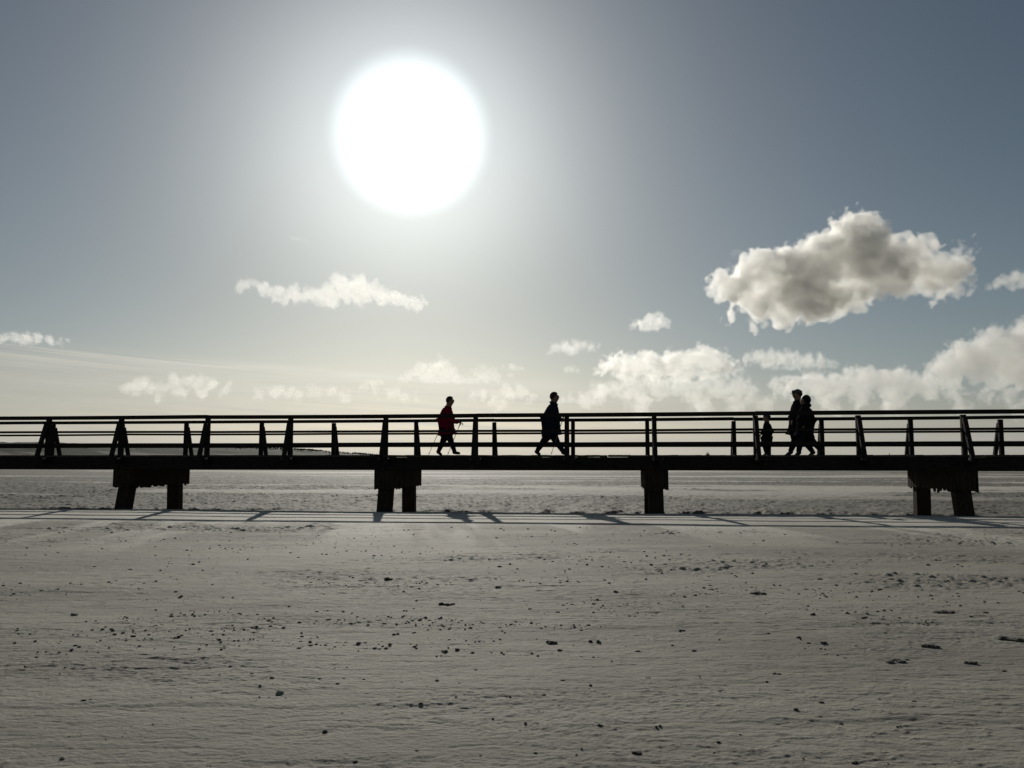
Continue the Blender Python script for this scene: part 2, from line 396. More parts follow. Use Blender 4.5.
# ---------------------------------------------------------------- footbridge
POST_S = [px_s(x, 0) for x in (49, 122, 208, 291, 386, 476, 567, 654, 755, 858, 963)]
LEFT = [POST_S[0] - 2.36 * k for k in (4, 3, 2, 1)]; RIGHT = [POST_S[-1] + 2.36 * k for k in (1, 2, 3)]
POSTS = LEFT + POST_S + RIGHT
WD = 3.35                                        # clear width between the two railings
S0, S1 = POSTS[0] - .6, POSTS[-1] + .6
RAIL_T = .045
def build_bridge():
    root = empty('footbridge', BP(0, WD / 2, 0))
    tag(root, 'long dark timber footbridge with slatted railings crossing the beach on four stubby piers', 'footbridge')
    inv = Matrix.Translation(-root.location)
    def part(name, bm, mat, parent=root, smooth=False):
        bmesh.ops.transform(bm, matrix=inv, verts=bm.verts)
        return finish(name, bm, mat, parent, smooth)
    up = Vector((0, 0, 1))
    # deck boards run across, ends a little uneven
    bm = bmesh.new(); s = S0
    while s < S1:
        b = random.uniform(.185, .20); e0 = random.uniform(-.025, .02); e1 = random.uniform(-.02, .025)
        z = DECK - .025 + random.uniform(-.005, .004)
        add_box(bm, BP(s + b / 2, (WD + e0 + e1) / 2 - .0 + e1 / 2, z), b - .012, WD + .16 + e1 - e0, .05, (E, W, up))
        s += b
    part('deck', bm, M['deckwood'])
    # longitudinal girders in lengths butted at the piers
    cuts = [S0, POSTS[2] + .1, POSTS[5], POSTS[8], POSTS[11], POSTS[14], S1]
    for w, h in ((.02, .330), (1.1, .28), (2.25, .28), (WD - .02, .330)):
        for a, b in zip(cuts[:-1], cuts[1:]):
            bm = bmesh.new(); zc = DECK - .055 - h / 2 + random.uniform(-.004, .004)
            add_box(bm, BP((a + b) / 2, w, zc), b - a - .014, .14, h, (E, W, up)); bevel(bm, .01)
            part('girder', bm, M['wood'])
    def railing(w, out):
        r = empty('railing', (0, 0, 0)); r.parent = root
        for k, s in enumerate(POSTS):
            tp = DECK + (.965 if out < 0 else .990) + random.uniform(-.008, .008); lean = random.uniform(-.012, .012)
            bm = bmesh.new()
            add_bar(bm, BP(s, w, DECK - .25), BP(s + lean, w, tp), .105, .115, W); bevel(bm, .008)
            part('post', bm, M['wood'], r)
            bm = bmesh.new()
            add_bar(bm, BP(s + lean * .9 - .002, w + out * .08, DECK + .88), BP(s, w + out * .44, DECK - .16), .095, .10, W); bevel(bm, .008)
            part('brace', bm, M['wood'], r)
            bm = bmesh.new()                       # cross beam end that carries the brace
            add_box(bm, BP(s + .12, w + out * .22, DECK - .155), .10, .62, .16, (E, W, up)); bevel(bm, .01)
            part('outrigger', bm, M['wood'], r)
            bm = bmesh.new()
            add_tube(bm, BP(s - .075, w + out * .40, DECK - .10), BP(s + .20, w + out * .40, DECK - .10), .014, n=8)
            add_tube(bm, BP(s - .078, w + out * .40, DECK - .10), BP(s - .066, w + out * .40, DECK - .10), .03, n=6)
            part('bolt', bm, M['steel'], r)
        # rails span two bays each, joints on posts and slightly out of line
        for z, h, t, wo in (((1.015, .098, .15, 0), (.625, .060, .045, .078), (.278, .088, .045, .078)) if out < 0 else ((1.040, .090, .15, 0), (.652, .060, .045, .078), (.285, .085, .045, .078))):
            i = (k_ := random.choice((0, 1)))
            idx = sorted(set([0] + list(range(i, len(POSTS), 3)) + [len(POSTS) - 1]))
            for a, b in zip(idx[:-1], idx[1:]):
                bm = bmesh.new(); j0, j1 = random.uniform(-.01, .01), random.uniform(-.01, .01)
                sa, sb = POSTS[a] - (.3 if a == 0 else 0), POSTS[b] + (.3 if b == len(POSTS) - 1 else 0)
                n = max(2, int((sb - sa) / .6)); sag = random.uniform(-.006, .010)
                ring = []
                for q in range(n + 1):
                    f = q / n; c = BP(sa + .006 + (sb - sa - .012) * f, w - out * wo, DECK + z + j0 * (1 - f) + j1 * f - sag * 4 * f * (1 - f))
                    ring.append([bm.verts.new(c + W * (dw * t / 2) + up * (dz * h / 2)) for dw, dz in ((-1, -1), (1, -1), (1, 1), (-1, 1))])
                for q in range(n):
                    for e in range(4): bm.faces.new((ring[q][e], ring[q][(e + 1) % 4], ring[q + 1][(e + 1) % 4], ring[q + 1][e]))
                bm.faces.new(ring[0][::-1]); bm.faces.new(ring[-1])
                bmesh.ops.recalc_face_normals(bm, faces=bm.faces)
                part('handrail' if z > 1 else 'rail', bm, M['wood'], r)
        return r
    railing(0.0, -1); railing(WD, 1)
    # piers: two raking legs under a boarded cap with ragged board ends
    for k, i in enumerate((1, 5, 8, 11, 14, 17)):
        if i >= len(POSTS): continue
        s = POSTS[i]
        s += {5: .09, 8: -.02, 11: .05}.get(i, 0)
        pr = empty('pier', (0, 0, 0)); pr.parent = root
        for wt, wb in ((.33, .14), (2.68, 2.72)):
            bm = bmesh.new()
            zb = min(float(height(*(BP(s, wb, 0).xy))) - .6, -.6)
            full = (CAM_Z - .75 - zb)
            wb2 = wt + (wb - wt) * full / .7
            a, b = BP(s - .02, wt, CAM_Z - .55), BP(s - .02, wb2, zb)
            add_bar(bm, b, a, .31, .36, W); bevel(bm, .02, 2)
            part('leg', bm, M['plank'], pr)
        bm = bmesh.new(); add_box(bm, BP(s, 1.5, CAM_Z - .41), .34, 2.9, .24, (E, W, up)); bevel(bm, .01)
        part('cap_beam', bm, M['wood'], pr)
        bm = bmesh.new()                            # vertical boards all round the cap
        def board(sc_, wc, wd, along, th):
            zt = CAM_Z - .27 + random.uniform(-.004, .0); lo = CAM_Z - .775 + random.uniform(-.045, .03)
            if random.random() < .07: lo -= random.uniform(.02, .05)
            c = BP(sc_, wc, 0)
            side = E if along == 's' else W; oth = W if along == 's' else E
            x0, x1 = -wd / 2, wd / 2
            ncut = 3
            for q in range(ncut):                   # splintered lower edge
                a0 = x0 + (x1 - x0) * q / ncut; a1 = x0 + (x1 - x0) * (q + 1) / ncut - (.001 if q == ncut - 1 else 0)
                l = lo + random.uniform(-.014, .014)
                cc = c + side * ((a0 + a1) / 2); cc.z = (zt + l) / 2
                add_box(bm, cc, abs(a1 - a0), th, zt - l, (side, oth, up))
        w_ = .0
        while w_ < 2.98:
            wd = random.uniform(.085, .15); wd = min(wd, 3.0 - w_)
            for sg in (-1, 1): board(s + sg * (.26 + random.uniform(-.004, .006)), w_ + wd / 2, wd - .008, 'w', .03)
            w_ += wd
        q_ = -.24
        while q_ < .235:
            wd = min(random.uniform(.09, .14), .24 - q_)
            if wd < .02: break
            for ww in (.012, 3.0 - .012): board(s + q_ + wd / 2, ww, wd - .008, 's', .03)
            q_ += wd
        part('boarding', bm, M['plank'], pr)
    return root
# ---------------------------------------------------------------- people
M['skin'] = noisy_mat('skin', (.22, .13, .10), (.26, .16, .12), .7, 30, bump=0, spec=0.05)
M['red'] = noisy_mat('red_jacket_cloth', (.14, .009, .022), (.21, .014, .034), .7, 12, bump=.3, spec=0.0)
M['navy'] = noisy_mat('navy_jacket_cloth', (.012, .016, .028), (.024, .03, .048), .75, 12, bump=.3, spec=0.0)
M['black'] = noisy_mat('black_cloth', (.010, .010, .012), (.022, .022, .025), .8, 14, bump=.3, spec=0.0)
M['trouser'] = noisy_mat('dark_trouser_cloth', (.012, .013, .018), (.03, .03, .038), .85, 14, bump=.3, spec=0.0)
M['shoe'] = noisy_mat('dark_shoe', (.01, .01, .01), (.03, .028, .026), .5, 20, bump=.1)
M['hair'] = noisy_mat('dark_hair', (.02, .015, .012), (.06, .05, .045), .6, 60, bump=.4, spec=0.0)
M['grey'] = noisy_mat('grey_knit', (.05, .055, .065), (.10, .105, .12), .9, 60, bump=.4, spec=0.0)
M['eye'] = noisy_mat('eye', (.02, .02, .02), (.04, .03, .03), .2, 10, bump=0)
def plane_pt(x, y, w):
    """point seen at picture column x, row y on the vertical plane w metres behind the near railing"""
    r = ray(x, y); o = Vector((0, 0, CAM_Z)); n = W
    t = (O + W * w - o).dot(n) / r.dot(n)
    return o + r * t
def skin_mesh(name, V, edges, rad, mat, parent, root=0, sub=2, fat=1.0):
    me = bpy.data.meshes.new(name); me.from_pydata([tuple(v) for v in V], edges, []); 
    o = bpy.data.objects.new(name, me); sc.collection.objects.link(o)
    sk = o.modifiers.new('skin', 'SKIN'); sk.use_smooth_shade = True; sk.branch_smoothing = .2
    ly = me.skin_vertices[0].data if me.skin_vertices else None
    if ly is None:
        bm = bmesh.new(); bm.from_mesh(me); bm.verts.layers.skin.verify(); bm.to_mesh(me); bm.free(); ly = me.skin_vertices[0].data
    for i, r_ in enumerate(rad):
        ly[i].radius = tuple(q * fat for q in r_) if isinstance(r_, tuple) else (r_ * fat, r_ * fat); ly[i].use_root = (i == root)
    sb = o.modifiers.new('sub', 'SUBSURF'); sb.levels = sub; sb.render_levels = sub
    dg = bpy.context.evaluated_depsgraph_get(); dg.update()
    me2 = bpy.data.meshes.new_from_object(o.evaluated_get(dg)); bpy.data.objects.remove(o)
    me2.name = name; me2.materials.clear(); me2.materials.append(mat)
    for p in me2.polygons: p.use_smooth = True
    o = bpy.data.objects.new(name, me2); link(o, parent)
    return o
def blob(name, c, r3, mat, parent, noise_=0.0, cut=None, axis=None):
    bm = bmesh.new(); bmesh.ops.create_icosphere(bm, subdivisions=3, radius=1)
    for v in bm.verts:
        n = 1 + noise_ * math.sin(9 * v.co.x + 3) * math.sin(8 * v.co.z + 1) * math.sin(7 * v.co.y)
        v.co = Vector((v.co.x * r3[0], v.co.y * r3[1], v.co.z * r3[2])) * n
    if cut is not None:
        g = bmesh.ops.bisect_plane(bm, geom=bm.verts[:] + bm.edges[:] + bm.faces[:], plane_co=cut[0], plane_no=cut[1], clear_outer=True)
        bmesh.ops.holes_fill(bm, edges=[e for e in bm.edges if e.is_boundary], sides=0)
    if axis: bmesh.ops.transform(bm, matrix=axis, verts=bm.verts)
    for v in bm.verts: v.co += c
    return finish(name, bm, mat, parent, True)
def person(label, w, face, J, k=1.0, top='red', hat=None, hem=0, lower='trouser', hood=False, hair=True, knit=None, group=None, fat=1.0):
    """J: picture joints; face = +1 walks to the right, -1 to the left; near side joints end in _n, far side in _f"""
    base = plane_pt(J['pelvis'][0], 457, w); base.z = DECK
    root = empty('person', base); tag(root, label, 'person', group)
    fw = E * face
    def pt(nm, lat=None):
        x, y = J[nm][:2]; l = 0.0 if lat is None else lat
        if nm.endswith('_n'): l = -(J[nm][2] if len(J[nm]) > 2 else .12) * k
        if nm.endswith('_f'): l = (J[nm][2] if len(J[nm]) > 2 else .12) * k
        return plane_pt(x, y, w + l) - base
    head = pt('head'); neck = pt('neck'); chest = pt('chest'); pel = pt('pelvis')
    up = (head - neck).normalized()
    V, Ed, Rd = [], [], []
    def add(p, r_, prev=None):
        V.append(Vector(p)); Rd.append(tuple(q * k for q in r_) if isinstance(r_, tuple) else r_ * k)
        if prev is not None: Ed.append((prev, len(V) - 1))
        return len(V) - 1
    ip = add(pel, .115); isp = add(pel.lerp(chest, .5), .11, ip); ic = add(chest, .12, isp); inn = add(neck + up * .01 * k, .080, ic)
    ij = add(head - up * .065 * k + fw * .012 * k, .100, inn); ih = add(head + up * .02 * k, .128, ij); add(head + up * .085 * k - fw * .01 * k, .090, ih)
    nose = add(head + fw * .128 * k - up * .012 * k, .018, ih)
    for sd, sg in (('_n', -1), ('_f', 1)):
        add(head + W * sg * .098 * k - fw * .01 * k, .016, ih)                       # ear
        sh = neck.lerp(chest, .35) + W * sg * .165 * k
        is_ = add(sh, .052, ic); el = pt('elbow' + sd); ha = pt('hand' + sd)
        ie = add(el, .038, is_); wr = el.lerp(ha, .86); iw = add(wr, .026, ie)
        d = (ha - el).normalized(); palm = wr + d * .055 * k; ipm = add(palm, (.024, .034), iw)
        curl = (Vector((0, 0, -1)) - d * d.z * -1); curl = (Vector((0, 0, -1)) - d * Vector((0, 0, -1)).dot(d))
        curl = curl.normalized() if curl.length > .1 else fw.copy(); side = d.cross(curl).normalized()
        for q, (off_, ln) in enumerate(((-.030, .062), (-.010, .072), (.010, .068), (.029, .052))):
            b0 = palm + d * .030 * k + side * off_ * k; f1 = b0 + d * ln * .45 * k + curl * .012 * k
            f2 = f1 + (d * .45 + curl * .9).normalized() * ln * .38 * k; f3 = f2 + (curl - d * .35).normalized() * ln * .30 * k
            a = add(b0, .0105, ipm); a = add(f1, .0095, a); a = add(f2, .009, a); add(f3, .007, a)
        t0 = palm - d * .022 * k + side * -.030 * k + curl * .010 * k; a = add(t0, .013, ipm)
        a = add(t0 + (d * .8 - side * .4 + curl * .6) * .030 * k, .011, a); add(t0 + (d * 1.2 - side * .1 + curl * 1.3) * .042 * k, .009, a)
        hp = pel + W * sg * .085 * k - Vector((0, 0, .05 * k)); i1 = add(hp, .092, ip)
        kn = pt('knee' + sd); an = pt('ankle' + sd); i2 = add(kn, .056, i1); i2 = add(kn.lerp(an, .35), .055, i2)
        i3 = add(an, .038, i2); toe = pt('toe' + sd); hl = an - (toe - an).normalized() * .05 * k
        add(an.lerp(toe, .55) - Vector((0, 0, .012 * k)), .033, i3)
    skin_mesh('body', V, Ed, Rd, M['skin'], root, fat=1.12)
    # jacket
    V, Ed, Rd = [], [], []
    hm = pel.lerp(chest, -.08 - hem)
    back = -fw * .02 * k
    a0 = add(pel.lerp(chest, .18) + back, .222); a1 = add(pel.lerp(chest, .58) + back * 1.6, .222, a0); a2 = add(chest + back * 1.2, .205, a1)
    a3 = add(neck.lerp(chest, .30), .150, a2); add(neck + up * .035 * k, .112, a3)
    b0 = add(hm, .222, a0)
    for sd, sg in (('_n', -1), ('_f', 1)):
        sh = neck.lerp(chest, .38) + W * sg * .17 * k
        i = add(sh, .098, a2); el = pt('elbow' + sd); ha = pt('hand' + sd)
        i = add(sh.lerp(el, .5), .086, i); i = add(el, .076, i); i = add(el.lerp(ha, .5), .068, i); add(el.lerp(ha, .84), .058, i)
    skin_mesh('jacket', V, Ed, Rd, M[top], root, fat=fat)
    # trousers
    V, Ed, Rd = [], [], []
    a0 = add(pel + Vector((0, 0, .02 * k)), .130)
    for sd, sg in (('_n', -1), ('_f', 1)):
        hp = pel + W * sg * .088 * k - Vector((0, 0, .06 * k)); kn = pt('knee' + sd); an = pt('ankle' + sd)
        i = add(hp, .112, a0); i = add(hp.lerp(kn, .55), .094, i); i = add(kn, .068, i); i = add(kn.lerp(an, .5), .058, i); i = add(kn.lerp(an, .92), .050, i); add(kn.lerp(an, 1.06), .046, i)
    skin_mesh('trousers', V, Ed, Rd, M[lower], root, fat=1.42)
    for sd in ('_n', '_f'):
        an = pt('ankle' + sd); toe = pt('toe' + sd); d = (toe - an).normalized(); flat = Vector((d.x, d.y, 0)).normalized() if abs(d.z) < .95 else fw
        heel = an - flat * .045 * k; heel.z = an.z - .035 * k
        V, Ed, Rd = [], [], []
        a = add(an + Vector((0, 0, .02)), .052); b = add(heel, .045, a); c = add(heel.lerp(toe, .55) + Vector((0, 0, .012 * k)), (.046, .040), b); add(toe, (.038, .028), c)
        lowest = min(v.z - (r_[0] if isinstance(r_, tuple) else r_) for v, r_ in zip(V, Rd))
        skin_mesh('shoe', V, Ed, Rd, M['shoe'], root, fat=1.3)
    for sg in (-1, 1): blob('eye', head + fw * .094 * k + W * sg * .033 * k + up * .012 * k, (.013 * k,) * 3, M['eye'], root)
    hc = head + up * .018 * k
    if hood:
        tilt = Matrix.Rotation(R(-14) * face, 4, W)
        blob('hood', head - fw * .030 * k + up * .012 * k, (.128 * k, .132 * k, .150 * k), M[top], root, .03, None, tilt)
        blob('hood_collar', head - up * .135 * k - fw * .012 * k, (.135 * k, .15 * k, .085 * k), M[top], root, .02)
    else:
        blob('hair', hc - fw * .016 * k, (.124 * k, .120 * k, .128 * k), M['hair'], root, .04, ((.0, 0, -.035 * k), (fw * .75 - Vector((0, 0, .62)))))
    if hat == 'cap':
        bm = bmesh.new(); n = 20
        for zz, r_ in ():
            pass
        rings = []
        for zz, r_ in ((.034, .126), (.066, .130), (.100, .122), (.116, .092), (.121, .02)):
            rings.append([bm.verts.new(head + up * zz * k + (fw * math.cos(t) * 1.05 + W * math.sin(t)) * r_ * k + fw * (-.004)) for t in [2 * math.pi * q / n for q in range(n)]])
        for A, B in zip(rings[:-1], rings[1:]):
            for q in range(n): bm.faces.new((A[q], A[(q + 1) % n], B[(q + 1) % n], B[q]))
        bm.faces.new(rings[-1]); bm.faces.new(rings[0][::-1])
        h = finish('hat', bm, M[knit or 'grey'], root, True)
        bm = bmesh.new(); add_box(bm, head + up * .022 * k + fw * .125 * k, .07 * k, .15 * k, .008, (fw, W, up)); bevel(bm, .003)
        finish('brim', bm, M[knit or 'grey'], h)
    elif hat == 'beanie':
        h = blob('hat', hc + up * .02 * k, (.130 * k, .126 * k, .130 * k), M[knit or 'grey'], root, .03, ((0, 0, -.01 * k), (0, 0, -1)))
    return root, pt, base
def pole(label, a, b, group):
    root = empty('trekking_pole', b); tag(root, label, 'trekking pole', group)
    a, b = a - b, Vector((0, 0, 0)); d = (a - b).normalized()
    bm = bmesh.new(); add_tube(bm, b + d * .06, b + d * .55, .0065, .008); add_tube(bm, b + d * .55, a - d * .08, .009, .009); finish('shaft', bm, M['steel'], root)
    bm = bmesh.new(); add_tube(bm, a - d * .09, a + d * .05, .014, .016, 10); finish('grip', bm, M['black'], root)
    bm = bmesh.new(); add_tube(bm, b, b + d * .06, .004, .010); add_tube(bm, b + d * .055, b + d * .062, .028, .024, 10); finish('tip', bm, M['black'], root)
def build_people():
    J1 = dict(head=(450.2, 400.8), neck=(448.4, 406.6), chest=(446.8, 414.5), pelvis=(446.6, 429.0),
              elbow_n=(451.6, 420.5, .24), hand_n=(460.4, 422.8, .22), elbow_f=(443.2, 419.5, .24), hand_f=(440.6, 427.5, .25),
              knee_n=(450.8, 440.6, .1), ankle_n=(454.6, 451.6, .1), toe_n=(460.4, 453.6, .1), knee_f=(443.2, 441.0, .1), ankle_f=(438.6, 451.0, .1), toe_f=(442.2, 455.4, .1))
    r, pt, b = person('person walking right in a dark red jacket with two trekking poles', 1.70, 1, J1, .92, 'red', fat=1.12)
    pole('trekking pole planted from the raised front hand of the red walker', pt('hand_n') + b + E * .005, Vector((*plane_pt(447.6, 455, 1.48).xy, DECK + .01)), None)
    pole('trekking pole trailing behind the red walker at a low slant', pt('hand_f') + b, Vector((*plane_pt(428.4, 455, 1.95).xy, DECK + .01)), None)
    J2 = dict(head=(554.6, 397.0), neck=(553.6, 402.6), chest=(551.6, 411.5), pelvis=(551.2, 428.8),
              elbow_n=(555.5, 418.0, .26), hand_n=(562.8, 418.8, .24), elbow_f=(547.2, 419.0, .25), hand_f=(546.5, 428.0, .25),
              knee_n=(556.6, 442.0, .1), ankle_n=(563.6, 452.0, .1), toe_n=(569.6, 454.6, .1), knee_f=(543.6, 441.4, .1), ankle_f=(537.2, 450.6, .1), toe_f=(540.6, 455.2, .1))
    r, pt, b = person('person striding right in a long dark jacket with short hair and a trekking pole', 1.55, 1, J2, 1.0, 'navy', hem=.03, fat=1.22)
    pole('trekking pole in the front hand of the dark jacketed walker', pt('hand_n') + b + E * .005, Vector((*plane_pt(551.0, 455, 1.31).xy, DECK + .01)), None)
    J3 = dict(head=(766.8, 417.4), neck=(766.9, 421.8), chest=(767.2, 426.6), pelvis=(766.6, 437.2),
              elbow_n=(763.6, 430.2, .2), hand_n=(760.2, 435.2, .2), elbow_f=(768.6, 430.4, .2), hand_f=(769.2, 436.5, .2),
              knee_n=(764.4, 445.4, .07), ankle_n=(766.4, 453.2, .07), toe_n=(763.0, 455.4, .07), knee_f=(768.8, 445.4, .07), ankle_f=(769.2, 453.2, .07), toe_f=(766.4, 455.6, .07))
    person('child in dark clothes and knitted hat walking left ahead of the two adults', 1.6, -1, J3, .72, 'black', hat='beanie', knit='grey', fat=.84)
    J4 = dict(head=(797.2, 394.4), neck=(798.2, 400.6), chest=(798.8, 409.0), pelvis=(797.8, 430.2),
              elbow_n=(795.4, 415.2, .24), hand_n=(792.4, 421.6, .24), elbow_f=(799.0, 417.0, .25), hand_f=(795.6, 426.6, .25),
              knee_n=(794.2, 442.4, .1), ankle_n=(790.4, 451.6, .1), toe_n=(784.8, 455.4, .1), knee_f=(805.6, 442.6, .1), ankle_f=(812.6, 451.6, .1), toe_f=(808.6, 455.4, .1))
    person('tall adult in a flat topped cap and dark coat striding left, partly behind hooded person', 2.15, -1, J4, 1.0, 'black', hat='cap', knit='grey', fat=1.18)
    J5 = dict(head=(805.0, 400.6), neck=(805.8, 406.2), chest=(805.2, 413.5), pelvis=(804.2, 431.4),
              elbow_n=(808.2, 420.4, .25), hand_n=(803.2, 427.2, .22), elbow_f=(807.4, 420.4, .25), hand_f=(801.4, 427.4, .22),
              knee_n=(800.2, 442.8, .1), ankle_n=(798.6, 452.0, .1), toe_n=(794.4, 455.4, .1), knee_f=(813.0, 441.4, .1), ankle_f=(820.2, 449.6, .1), toe_f=(818.6, 455.0, .1))
    person('hooded adult in a dark hip length coat striding left beside the taller one', 1.35, -1, J5, .95, 'black', hood=True, hem=.22, fat=1.08)
# ---------------------------------------------------------------- things washed up on the sand
M['litter'] = noisy_mat('shell_litter', (.05, .045, .035), (.13, .115, .09), .9, 60, bump=0, spec=.1)
M['weed'] = noisy_mat('dried_seaweed', (.05, .045, .035), (.11, .10, .078), .8, 40, bump=.6)
M['stone'] = noisy_mat('pale_stone', (.22, .21, .19), (.34, .32, .29), .8, 12, bump=.3)
M['drift'] = noisy_mat('driftwood', (.05, .042, .032), (.10, .085, .065), .8, 10, (1, 6, 6), bump=.5)
def sand_z(x, y): return float(height(np.array([x]), np.array([y]))[0])
def clump_bm(bm, c, sx, sy, sz, n, seed):
    r = random.Random(seed)
    for q in range(n):
        o = Vector((r.uniform(-.5, .5) * sx, r.uniform(-.5, .5) * sy, 0)) if n > 1 else Vector((0, 0, 0))
        f = r.uniform(.35, .6) if n > 1 else .55
        g = bmesh.ops.create_icosphere(bm, subdivisions=2, radius=1)
        ph = [r.uniform(0, 6) for _ in range(3)]
        for v in g['verts']:
            k = 1 + .22 * math.sin(4 * v.co.x + ph[0]) * math.cos(3.6 * v.co.y + ph[1]) + .16 * math.sin(6 * v.co.z + 5 * v.co.x + ph[2]) + r.uniform(-.07, .07)
            v.co = Vector((v.co.x * sx * f * k * (.55 if n > 1 else 1), v.co.y * sy * f * k * .8, v.co.z * sz * k * f * 1.2)) + o + Vector(c)
def build_debris():
    named = [  # column, row, width in picture units, relative height, label
        (757, 594, 15, .25, 'dark flat clump of seaweed alone on the upper sand right of the middle pier'),
        (942, 613, 19, .28, 'long dark arched clump of seaweed on the sand at far right, nearest the bridge'),
        (1006, 639, 24, .25, 'wide ragged dark clump of seaweed at the right edge of the picture'),
        (932, 647, 16, .3, 'ragged double clump of seaweed left of the wide clump at the right edge'),
        (896, 661, 17, .25, 'smooth flat dark clump of seaweed, left one of two big clumps low at right'),
        (970, 663, 12, .35, 'pointed dark clump of seaweed, right one of two big clumps low at right'),
        (776, 674, 9, .35, 'small humped dark clump standing alone below the debris line, right of centre'),
        (594, 642, 9, .6, 'round dark clump on the debris line just right of centre'),
        (552, 643, 11, .45, 'ragged dark clump of seaweed at the middle of the debris line'),
        (447, 652, 9, .5, 'left one of two dark clumps side by side left of centre'),
        (459, 651, 8, .6, 'right one of two dark clumps side by side left of centre'),
        (390, 580, 9, .5, 'dark clump on the upper sand under the second pier'),
        (327, 731, 7, .6, 'dark pebble like clump low on the foreground sand, left of centre'),
        (64, 756, 7, .5, 'dark clump near the lower left corner'),
        (75, 615, 7, .5, 'dark clump at the left end of the debris line'),
        (280, 695, 8, .6, 'rounded grey stone half sunk in the foreground sand at left'),
    ]
    for i, (x, y, wd, hh, lb) in enumerate(named):
        p = on_sand(x, y); d = p.y; s = .92 * wd * d / 800; p.z = sand_z(p.x, p.y); hh *= .7
        stone = 'stone' in lb
        bm = bmesh.new(); clump_bm(bm, (0, 0, s * hh * .12), s, s * .55, s * hh, 1 if stone else (4 if wd > 10 else 3), i * 7 + 3)
        o = finish('stone' if stone else 'seaweed_clump', bm, M['stone'] if stone else M['weed'], smooth=stone)
        o.location = p; tag(o, lb, 'stone' if stone else 'seaweed', None if stone else 'dark seaweed clumps strewn over the sand')
    bm = bmesh.new(); p = on_sand(447, 606); p.z = sand_z(p.x, p.y) + .008; L_ = 15 * p.y / 800
    n = 7; pts = [Vector(((q / n - .5) * L_, .02 * math.sin(q * 1.3), .004 * math.sin(q * 2.1))) for q in range(n + 1)]
    for q in range(n): add_tube(bm, pts[q], pts[q + 1], .012 - .0008 * q, .012 - .0008 * (q + 1), 7)
    o = finish('driftwood_stick', bm, M['drift']); o.location = p; tag(o, 'thin straight stick lying on the upper sand left of centre', 'stick')
    small = [(498, 588, 8), (417, 602, 6), (397, 635, 6), (414, 633, 7), (477, 642, 7), (560, 651, 6), (638, 652, 7), (594, 658, 5), (682, 631, 8), (694, 651, 7), (648, 679, 5),
             (421, 706, 5), (544, 697, 6), (525, 724, 6), (615, 728, 5), (600, 725, 8), (658, 726, 8), (637, 753, 12), (417, 750, 6), (577, 755, 5), (459, 685, 4), (813, 616, 9), (864, 620, 10),
             (986, 614, 7), (768, 634, 6), (837, 655, 6), (845, 658, 5), (841, 722, 6), (899, 726, 6), (1004, 670, 6), (855, 761, 10), (715, 752, 6), (171, 617, 6), (289, 607, 5), (252, 640, 5),
             (115, 635, 4), (15, 643, 5), (173, 650, 6), (299, 649, 6), (365, 643, 7), (396, 635, 8), (252, 674, 5), (272, 678, 6), (342, 714, 5), (90, 702, 4), (153, 724, 4), (209, 764, 5), (616, 593, 6),
             (700, 612, 5), (720, 640, 5), (530, 610, 5), (335, 548, 4), (870, 560, 5), (665, 566, 5), (545, 560, 5), (212, 585, 5), (130, 570, 5), (58, 590, 5), (880, 590, 7), (820, 580, 6)]
    proto = []
    for q in range(6):
        bm = bmesh.new(); clump_bm(bm, (0, 0, .06), 1, .6, .5, 1 + q % 3, 100 + q)
        me = bpy.data.meshes.new('seaweed_scrap'); bm.to_mesh(me); bm.free(); me.materials.append(M['weed']); proto.append(me)
    for i, (x, y, wd) in enumerate(small):
        p = on_sand(x, y); s = .68 * wd * p.y / 800; p.z = sand_z(p.x, p.y)
        o = link(bpy.data.objects.new('seaweed_scrap', proto[i % 6])); o.location = p; o.scale = (s, s * .8, s * random.uniform(.55, .9)); o.rotation_euler = (0, 0, random.choice((0, 3.14)) + random.uniform(-.3, .3))
        tag(o, 'tiny dark scrap of seaweed among many on the foreground sand', 'seaweed', 'tiny seaweed scraps scattered on the foreground sand')
    # fine litter nobody could count
    N_ = 36000
    th = rng.uniform(-40, 40, N_) * math.pi / 180; d = 3.2 + rng.random(N_) ** .8 * 11
    x, y = d * np.tan(th), d
    dens = .02 + 1.3 * sstep(fbm(x * 1.1, y * 3.0, 4, 501), .53, .64) * (np.exp(-((y - 5.7) / .6) ** 2) + .35 * np.exp(-((y - 7.3) / .7) ** 2) + .07 * sstep(y, 7.5, 9) * sstep(y, 14, 11) + .05)
    keep = rng.random(N_) < dens; x, y = x[keep], y[keep]; z = height(x, y)
    ico = bmesh.new(); bmesh.ops.create_icosphere(ico, subdivisions=1, radius=1)
    bv = np.array([v.co[:] for v in ico.verts]); bf = np.array([[v.index for v in f.verts] for f in ico.faces]); ico.free()
    n = len(x); s = (.0025 + .008 * rng.random(n) ** 4) * (y / 6) ** .5
    sc3 = np.stack([s * rng.uniform(.9, 2.2, n), s * rng.uniform(.7, 1.3, n), s * rng.uniform(.5, 1.0, n)], -1)
    co = bv[None] * (1 + .3 * (rng.random((n, len(bv), 1)) - .5)) * sc3[:, None, :] + np.stack([x, y, z + s * .25], -1)[:, None, :]
    f = bf[None] + (np.arange(n) * len(bv))[:, None, None]
    me = bpy.data.meshes.new('beach_litter'); me.vertices.add(n * len(bv)); me.vertices.foreach_set('co', co.astype(np.float32).ravel())
    me.loops.add(f.size); me.loops.foreach_set('vertex_index', f.astype(np.int32).ravel()); me.polygons.add(n * len(bf))
    me.polygons.foreach_set('loop_start', (np.arange(n * len(bf)) * 3).astype(np.int32)); me.update(calc_edges=True)
    me.materials.append(M['litter']); o = link(bpy.data.objects.new('beach_litter', me)); tag(o, 'fine dark shell and seaweed litter peppering the sand', kind='stuff')
    print('litter', n)
